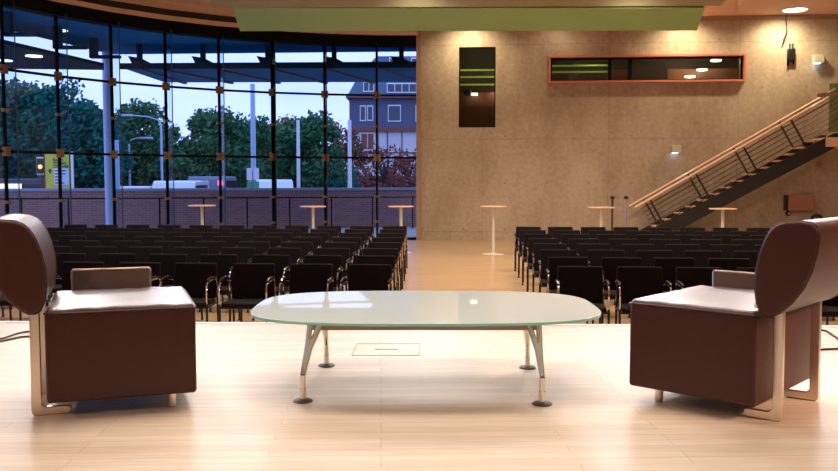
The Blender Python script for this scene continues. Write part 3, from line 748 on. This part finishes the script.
for px, py in ((8, 40), (58, 52.5), (94, 61.5)):
    b = atZ(px, py, lz); m = MB(); m.bar(Vector((b.x, b.y, lz+.101)), Vector((b.x, b.y, cz-.005)), .2, .2); m.build('strut', 'canopy_dark', lc2)
    m = MB(); m.bar(Vector((b.x-.1, b.y, lz+.13)), Vector((b.x+.75, b.y, lz+.13)), .2, .08); m.build('strut_shoe', 'canopy_dark', lc2)
# columns
b = atY(107.5, 100, 28.2); m = MB(); m.lathe([(.14, -.01), (.14, lz+.7)], 24, (b.x, b.y, 0)); tag(m.build('round_column', 'column_white'), 'thick white round column outside the glass, by the canopy corner', 'column')
# parapet with railing
pl, pr = Vector((-22, 28.6, 0)), Vector((4, 34.0, 0))
def beam(m, a, b, w, z0, z1):
    d = (b-a).normalized(); n = Vector((-d.y, d.x, 0))*w/2
    P = [a-n, b-n, b+n, a+n]; m.hexa([p+Vector((0,0,z0)) for p in P]+[p+Vector((0,0,z1)) for p in P])
m = MB(); beam(m, pl, pr, .3, -.009, 1.38); pw = m.build('brick_parapet', 'parapet_brick', flat=True); tag(pw, 'long low reddish brick wall outside beyond the glass', 'wall')
m = MB(); beam(m, pl, pr, .4, 1.38, 1.46); m.build('coping', 'coping', pw)
ry = Vector((.1, -.9, 0)); re = empty('metal_railing', pl+ry); tag(re, 'thin black metal railing in front of the outdoor brick wall', 'railing')
dv = pr-pl
m = MB(); m.bar(Vector((0,0,1.13)), dv+Vector((0,0,1.13)), .05, .045); m.build('top_rail', 'black_metal', re)
for i in range(19):
    q = dv*(i/18); m = MB(); m.bar(q+Vector((0,0,-.009)), q+Vector((0,0,1.11)), .045, .045); m.build('post', 'black_metal', re)

# trees
def tree(px, py_top, Y, rad, mt, label, n=6500, base_py=186, leaf=.15, squash=1.0, group=None):
    T = atY(px, py_top, Y); zt = T.z; zb = max(.8, zt*.22)
    e = empty('tree', (T.x, Y, -.3)); tag(e, label, 'tree', group)
    m = MB(); m.tube([(0, 0, 0), (.05, 0, zt*.3), (0, .1, zt*.75)], [.28, .2, .05], 8)
    for k in range(6):
        a = k*1.05; m.tube([(0.03, 0, zt*(.25+.06*k)), (rad*.35*math.cos(a), rad*.35*math.sin(a), zt*(.45+.07*k))], [.1, .03], 6)
    m.build('trunk', 'bark', e)
    R = random.Random(int(px*7+py_top)); blobs = []; NB = 46
    for k in range(NB):
        a = R.uniform(0, 2*PI); f = R.random()**.5; hh = R.random()
        wz = math.sin(PI*(.10+.82*hh))**.8; blobs.append((Vector((rad*.86*f*math.cos(a)*wz, rad*.86*f*math.sin(a)*wz, zb+(zt-zb)*(.05+.86*hh))), rad*R.uniform(.16, .34)))
    m = MB()
    for k in range(n):
        c, r = blobs[k % NB]; d = Vector((R.gauss(0, 1), R.gauss(0, 1), R.gauss(0, 1))).normalized(); q = c+d*r*R.uniform(.3, 1.15)
        q.z = min(zt+.2, max(.3, q.z))
        a = Vector((R.gauss(0, 1), R.gauss(0, 1), R.gauss(0, 1))).normalized(); b = a.orthogonal().normalized()
        s = leaf*R.uniform(.6, 1.3); m.add([q-a*s-b*s*.5, q+a*s*.2-b*s*.6, q+a*s, q+b*s*.6], [(0,1,2,3)])
    m.build('foliage', mt, e, flat=True, fixn=False)
G = 'trees beyond the brick wall'
tree(8, 78, 45, 2.8, 'leaf_teal', 'dark teal tree furthest left beyond the glass', group=G)
tree(46, 73, 50.5, 3.0, 'leaf_teal', 'tallest dark teal tree behind the yellow sign', group=G, n=8000)
tree(84, 98, 43, 2.3, 'leaf_teal', 'dark tree just left of the white column', group=G)
tree(14, 96, 62, 3.9, 'leaf_green', 'wide green tree behind the dark teal trees at far left', group=G, n=8000)
tree(140, 97, 56, 2.6, 'leaf_green', 'pointed green tree just right of the white column', group=G)
tree(118, 122, 67, 3.0, 'leaf_teal', 'low dark tree behind the white column', group=G)
tree(162, 124, 48, 1.5, 'leaf_green', 'small dark tree before the open gap of sky', group=G, n=4000)
tree(212, 106, 53, 2.9, 'leaf_green', 'leafy tree right of the open gap of sky', group=G)
tree(245, 110, 59, 3.1, 'leaf_green', 'green tree behind the tall blue lamp pole', group=G)
tree(280, 114, 66, 3.1, 'leaf_olive', 'olive autumn tree left of the white pole', group=G)
tree(310, 110, 48, 2.3, 'leaf_green', 'green tree right of the middle white pole', group=G)
tree(338, 120, 73, 2.9, 'leaf_brown', 'olive autumn tree beside the slate building', group=G)
tree(384, 138, 44, 1.5, 'leaf_red', 'reddish autumn tree in front of the slate building', n=1300, leaf=.10, group=G)
tree(408, 144, 48, 1.5, 'leaf_red', 'reddish autumn tree next to the concrete wall end', n=1300, leaf=.10, group=G)
tree(343, 166, 57, 2.0, 'leaf_teal', 'low dark bush left of the slate building foot', n=1500, leaf=.15, group=G)
# hedge line as far backdrop of the street
m = MB(); R = random.Random(3)
for k in range(5200):
    q = Vector((R.uniform(-48, -9), 79+R.uniform(-1.2, 1.2), R.uniform(0, 4.0+1.2*math.sin(k*.37)))) ; q.z = min(q.z, 4.6+.9*math.sin(q.x*.9))
    s = R.uniform(.25, .5); a = Vector((R.gauss(0,1), R.gauss(0,1)*.4, R.gauss(0,1))).normalized(); b = a.cross(Vector((0,1,0))).normalized()
    m.add([q-a*s-b*s, q+a*s-b*s, q+a*s+b*s, q-a*s+b*s], [(0,1,2,3)])
tag(m.build('hedge', 'bush_green', flat=True, fixn=False), 'long dark hedge across the far side of the street', 'hedge')

# building
BY = 85
def bp_(px, py): v = atY(px, py, BY); return v
e = empty('corner_house', (bp_(350, 185).x, BY, -.3)); tag(e, 'slate hung corner house with mansard roof seen through the right end of the glass', 'house')
O3 = e.location.copy()
def bbox(px0, py0, px1, py1, y0, y1, nm, mt, par=None):
    a = bp_(px0, py1)-O3; b = bp_(px1, py0)-O3; m = MB(); m.box((a.x, y0, a.z), (b.x, y1, b.z)); return m.build(nm, mt, par or e, flat=True)
BR = 470
lowr = bbox(351.5, 129, BR, 196, 0, 12, 'lower_wall', 'facade_white')
bbox(349.5, 97, BR, 129, -.15, 12.1, 'upper_wall', 'slate')
bbox(349, 127.5, BR, 131.5, -.35, 12.1, 'cornice', 'timber_red')
bbox(346.5, 95, BR, 98.5, -.8, 12.4, 'eaves', 'timber_red')
a = bp_(348, 96)-O3; b = bp_(BR, 96)-O3; c = bp_(358, 74)-O3; d2 = bp_(366, 53)-O3
m = MB(); m.add([(a.x, -.7, a.z), (b.x, -.7, a.z), (b.x, 12, a.z), (a.x, 12, a.z), (c.x, 1.0, c.z), (b.x, 1.0, c.z), (b.x, 11, c.z), (c.x, 11, c.z), (d2.x+.9, 2.2, d2.z), (b.x, 2.2, d2.z), (b.x, 9.5, d2.z), (d2.x+.9, 9.5, d2.z)],
    [(0,3,2,1), (0,1,5,4), (1,2,6,5), (2,3,7,6), (3,0,4,7), (4,5,9,8), (5,6,10,9), (6,7,11,10), (7,4,8,11), (8,9,10,11)]); m.build('roof', 'roof_slate', e, flat=True)
def bwin(px0, py0, px1, py1, y, pane='pane_dark', bars=1, nm='window'):
    f = bbox(px0, py0, px1, py1, y-.1, y, nm, 'frame_white'); w = (px1-px0)
    seg = (w-1.2)/bars
    for i in range(bars): bbox(px0+.9+seg*i+(.3 if i else 0), py0+1.3, px0+.9+seg*(i+1)-.6, py1-1.2, y-.13, y-.02, 'pane', pane, f)
bwin(360, 105.5, 366, 121.3, -.15); bwin(367.3, 105.5, 373.3, 121, -.15); bwin(388, 105, 401, 121.8, -.15); bwin(415.5, 105, 428, 121.8, -.15)
bwin(360.5, 132.5, 374.5, 150.5, -.0, 'timber_red', 2)
bwin(363.5, 82, 374.5, 92.5, -.5, bars=2, nm='dormer'); bwin(387, 83.5, 424, 93.5, -.5, bars=5, nm='dormer')
bwin(389, 56.5, 398, 66, .8, bars=1, nm='dormer'); bwin(411, 56.5, 421, 66, .8, bars=1, nm='dormer')
for px in (352.5, 378, 387.5, 402, 418): bbox(px-.5, 131, px+.5, 186, -.06, .02, 'timber', 'timber_red')
bbox(351.5, 152, BR, 153.2, -.06, .02, 'timber', 'timber_red')
bbox(352, 176, BR, 196, -.08, .02, 'plinth', 'timber_red')

# street furniture
def pole(px, py0, Y, r, mt, name, label, cat, arm=None):
    T = atY(px, py0, Y); e = empty(name, (T.x, Y, -.3)); tag(e, label, cat)
    m = MB(); m.lathe([(r, 0), (r*.8, T.z+.3)], 12); m.build('pole', mt, e)
    if arm:
        pts = [(0, 0, T.z+.28)]
        for dx, dz in arm: pts.append((dx, 0, T.z+.3+dz))
        m = MB(); m.tube(pts, r*.45, 8); m.build('arm', mt, e)
        q = Vector(pts[-1]); m = MB(); m.box(q+Vector((-.3, -.12, -.08)), q+Vector((.3, .12, .03))); m.build('lamp_head', mt, e, bevel=.02)
    return e
e = pole(252.5, 84, 37.3, .12, 'pole_blue', 'street_mast', 'tall pale blue mast with small boxes at its foot, right of the gap of sky', 'mast')
m = MB(); Zs = atY(252, 180, 37.3).z+.3
for dx in (-.14, .14): m.box((dx-.11, -.2, Zs+.0), (dx+.11, -.12, Zs+.5))
m.build('sign_box', 'pole_white', e)
m = MB()
for dx in (-.14, .14): m.box((dx-.11, -.2, Zs-.55), (dx+.11, -.12, Zs-.06))
m.build('green_box', 'sign_green', e)
pole(298, 120, 38, .085, 'pole_white', 'flag_pole', 'white flagpole in the middle of the glass wall', 'pole')
pole(349.5, 120, 38, .095, 'pole_white', 'flag_pole', 'white flagpole at the left corner of the slate house', 'pole')
pole(161, 124, 44, .07, 'pole_blue', 'street_lamp', 'curved street lamp with long arm right of the white column', 'street lamp', [(-.15, .2), (-.6, .35), (-1.7, .45)])
pole(129, 143, 46, .06, 'pole_blue', 'street_lamp', 'lower street lamp with short arm close to the white column', 'street lamp', [(.1, .15), (.4, .25), (.9, .28)])
pole(115.5, 140, 36.3, .16, 'pole_blue', 'utility_pole', 'pale blue pole directly right of the thick white column', 'pole')
# yellow sign board
T = atY(58, 152.5, 34.2); Bq = atY(58, 188.5, 34.2); w = 26/F*34.2/2; h = T.z-Bq.z
e = empty('direction_sign', (T.x, 34.2, -.3)); tag(e, 'yellow sign board with black lettering and a white panel, before the trees', 'sign')
zb = Bq.z+.3; zt = zb+h
m = MB(); m.box((-w, -.03, zb), (w, .03, zt)); m.build('board', 'sign_yellow', e, bevel=.01)
m = MB(); m.box((w+.0, -.04, 0), (w+.07, .04, zt+.03)); m.build('post', 'pole_white', e); m = MB(); m.box((-w-.05, -.04, 0), (-w, .04, zt)); m.build('post', 'wire_steel', e)
m = MB(); m.box((-w*.32, -.04, zb+h*.1), (w*.80, -.03, zb+h*.56)); wp = m.build('white_panel', 'sign_white', e)
def text(s, x, y, z, size, parent, mt='sign_ink'):
    cu = bpy.data.curves.new('lettering', 'FONT'); cu.body = s; cu.size = size; cu.extrude = .002; cu.offset = .004
    to = bpy.data.objects.new('tmp', cu); COL.objects.link(to); dg = bpy.context.evaluated_depsgraph_get(); dg.update()
    me = bpy.data.meshes.new_from_object(to.evaluated_get(dg)); bpy.data.objects.remove(to)
    me.materials.clear(); me.materials.append(MATS[mt]); o = bpy.data.objects.new('lettering', me); COL.objects.link(o)
    o.rotation_euler = (PI/2, 0, 0); o.location = (x, y, z); o.parent = parent
text('Raum', -w*.40, -.034, zt-h*.24, .17, e); text('Primary', -w*.36, -.034, zt-h*.33, .16, e); text('Oberwall', -w*.36, -.034, zt-h*.42, .155, e)
m = MB(); ax, az = -w*.62, zb+h*.48; m.prism([(ax, az+.1), (ax-.09, az), (ax-.03, az), (ax-.03, az-.09), (ax+.03, az-.09), (ax+.03, az), (ax+.09, az)], lambda p, t: Vector((p[0], t, p[1])), -.036, -.0301); m.build('arrow', 'sign_ink', e)
m = MB()
for k, ln in enumerate((.85, .8, .6, .3, .7)):
    z = zb+h*(.50-.085*k); m.box((-w*.26, -.044, z-.03), (-w*.26+w*ln, -.0402, z+.012))
m.build('small_lettering', 'sign_ink', wp)
# traffic light
T = atY(41, 158, 34.6); Bq = atY(41, 174, 34.6); w = 3.0/F*38; h = T.z-Bq.z
e = empty('traffic_light', (T.x, 34.6, -.3)); tag(e, 'white rimmed traffic light showing amber left of the yellow sign', 'traffic light')
z0 = Bq.z+.3
m = MB(); m.box((-w-.04, -.03, z0-.04), (w+.04, .0, z0+h+.04)); m.build('backboard', 'pole_white', e)
m = MB(); m.box((-w+.01, -.14, z0+.02), (w-.01, -.031, z0+h-.02)); m.build('housing', 'chair_black', e, bevel=.01)
m = MB(); m.lathe([(.075, 0), (.075, .012)], 16); o = m.build('lamp', 'amber_lamp', e); o.rotation_euler = (PI/2, 0, 0); o.location = (0.02, -.14, z0+h*.45)
m = MB(); m.tube([(0, .03, 0), (0, .03, z0+h)], .045, 8); m.build('post', 'wire_steel', e)
# vans and cars
def vehicle(px, Y, Ln, H, label, mt='van_white', lamps='head_lamp', name='van', roof=None, rz=0):
    X = (px-419)/F*Y; e = empty(name, (X, Y, -.3), rz); tag(e, label, 'vehicle')
    l = Ln/2; poly = [(-l, .35), (l, .35), (l, H*.48), (l-.15, H*.55), (l-.75, H*.96), (l-.95, H), (-l+.1, H), (-l, H*.93)]
    if name == 'car': poly = [(-l, .3), (l, .3), (l, .75), (l-.9, .9), (l-1.5, H), (-l+1.0, H), (-l+.3, .95), (-l, .9)]
    m = MB(); m.prism(poly, lambda p, t: Vector((p[0], t, p[1])), -.9, .9); m.build('body', mt, e, bevel=.06)
    m = MB()
    if name == 'car': wp_ = [(l-1.0, .92), (l-1.55, H-.07), (-l+1.05, H-.07), (-l+.45, .95)]
    else: wp_ = [(l-.45, H*.60), (l-.85, H*.9), (-l+.6, H*.9), (-l+.6, H*.60)]
    m.prism(wp_, lambda p, t: Vector((p[0], t, p[1])), -.915, .915); m.build('side_window', 'car_glass', e)
    for x in (-l*.62, l*.62):
        for y in (-.85, .85):
            m = MB(); m.lathe([(.2, -.1), (.33, -.1), (.34, -.06), (.34, .06), (.33, .1), (.2, .1)], 20); o = m.build('wheel', 'tyre', e); o.rotation_euler = (PI/2, 0, 0); o.location = (x, y*.95, .34)
    m = MB(); m.box((l-.02, -.8, .7), (l+.03, -.45, .92)); m.box((l-.02, .45, .7), (l+.03, .8, .92)); m.build('head_lamp', 'head_lamp', e)
    m = MB(); m.box((-l-.03, -.85, H*.8), (-l+.02, -.6, H*.9)); m.box((-l-.03, .6, H*.8), (-l+.02, .85, H*.9)); m.build('tail_lamp', 'tail_lamp', e)
    if roof: m = MB(); m.box((-.45, -.95, H*.5), (.5, -.92, H*.9)); m.build('lit_window', roof, e)
    return e
vehicle(181, 39.4, 4.4, 2.0, 'white van with head lamps on, seen in the gap of sky beyond the wall', rz=-1.5)
vehicle(215, 46.4, 4.4, 2.2, 'white van with red tail lamps right of the gap of sky', rz=1.6, mt='van_blue')
vehicle(271, 43, 4.2, 2.05, 'white van right of the blue mast', rz=-1.3)
vehicle(20, 36.6, 4.8, 2.1, 'dark vehicle with warm lit window left of the yellow sign', mt='asphalt', roof='window_lit')
vehicle(132, 40, 4.3, 1.75, 'pale car beyond the wall between column and gap of sky', name='car', rz=-1.45)

# ------------------------------------------------------------------ world
wd = bpy.data.worlds.new('sky'); sc.world = wd; wd.use_nodes = True; nt = wd.node_tree; bg = nt.nodes['Background']
tc = nt.nodes.new('ShaderNodeTexCoord'); n = nt.nodes.new('ShaderNodeTexNoise'); n.inputs['Scale'].default_value = 4; n.inputs['Detail'].default_value = 6
mp = nt.nodes.new('ShaderNodeMapping'); mp.inputs['Scale'].default_value = (1, 1, 5)
mx = nt.nodes.new('ShaderNodeMix'); mx.data_type = 'RGBA'; mx.inputs[6].default_value = (.40, .46, .98, 1); mx.inputs[7].default_value = (.70, .70, 1.0, 1)
nt.links.new(tc.outputs['Generated'], mp.inputs[0]); nt.links.new(mp.outputs[0], n.inputs['Vector']); nt.links.new(n.outputs['Fac'], mx.inputs[0]); nt.links.new(mx.outputs[2], bg.inputs['Color'])
bg.inputs['Strength'].default_value = 1.4

# ------------------------------------------------------------------ lights
def spot(name, loc, tgt, e, col, size, blend=.6, soft=.15):
    l = bpy.data.lights.new(name, 'SPOT'); l.energy = e; l.color = col; l.spot_size = size; l.spot_blend = blend; l.shadow_soft_size = soft
    o = bpy.data.objects.new(name, l); COL.objects.link(o); o.location = loc
    o.rotation_euler = (Vector(tgt)-Vector(loc)).to_track_quat('-Z', 'Y').to_euler(); return o
def area(name, loc, tgt, e, col, sx, sy):
    l = bpy.data.lights.new(name, 'AREA'); l.energy = e; l.color = col; l.shape = 'RECTANGLE'; l.size = sx; l.size_y = sy
    o = bpy.data.objects.new(name, l); COL.objects.link(o); o.location = loc
    o.rotation_euler = (Vector(tgt)-Vector(loc)).to_track_quat('-Z', 'Y').to_euler(); return o
WARM = (1, .845, .68); COOL = (.97, .95, 1)
for x in (-4.5, -1.5, 1.5, 4.5):
    spot('stage_backlight', (x, 9.6, 6.1), (x*.45, 3.6, SZ), 300, COOL, 1.0, .8, .7)
for x in (-7.5, -4, 0, 4, 8):
    spot('stage_farlight', (x, 17.5, 6.15), (x*.3, 3.9, SZ+.2), 800, COOL, .5, 1, .8)
for x in (-2.6, 0, 2.6):
    spot('stage_toplight', (x, 4.4, 6.2), (x*.9, 3.2, SZ), 440, (1, .88, .78), 1.5, 1, .9)
for x in (-3.0, 3.0):
    spot('stage_frontlight', (x, -2.5, 6.1), (x*.6, 4.0, SZ+.2), 300, (1, .72, .58), 1.1, .8, .3)
spot('stage_sidelight', (6.5, .6, 5.2), (2.1, 3.9, SZ+.6), 2200, (1, .62, .44), .30, 1, .2)
spot('stage_sidelight', (-6.5, .6, 5.5), (-1.5, 4.0, SZ+.5), 300, (1, .66, .5), .7, 1, .2)
for x in (-5, 0, 5, 10):
    for y in (11.5, 16, 20.0):
        if x in (-5, 10) and y > 18: continue
        spot('hall_lamp', (x, y, CEIL-.05), (x, y, 0), 600, WARM, 2.7, 1, .09)
for px, en in ((470, 165), (560, 25), (690, 165), (790, 190)):
    u = onwall(px, 20, .9)[0]; p = W0+WU*u+WN*.85
    spot('wall_washer', (p.x, p.y, CEIL-.08), (p.x+.06, p.y+.7, 4.2), en, (1, .87, .60), 2.5, 1, .08)

vs = sc.view_settings
vs.view_transform = 'Standard'; vs.look = 'None'; vs.exposure = .52; vs.gamma = 1; vs.use_curve_mapping = False
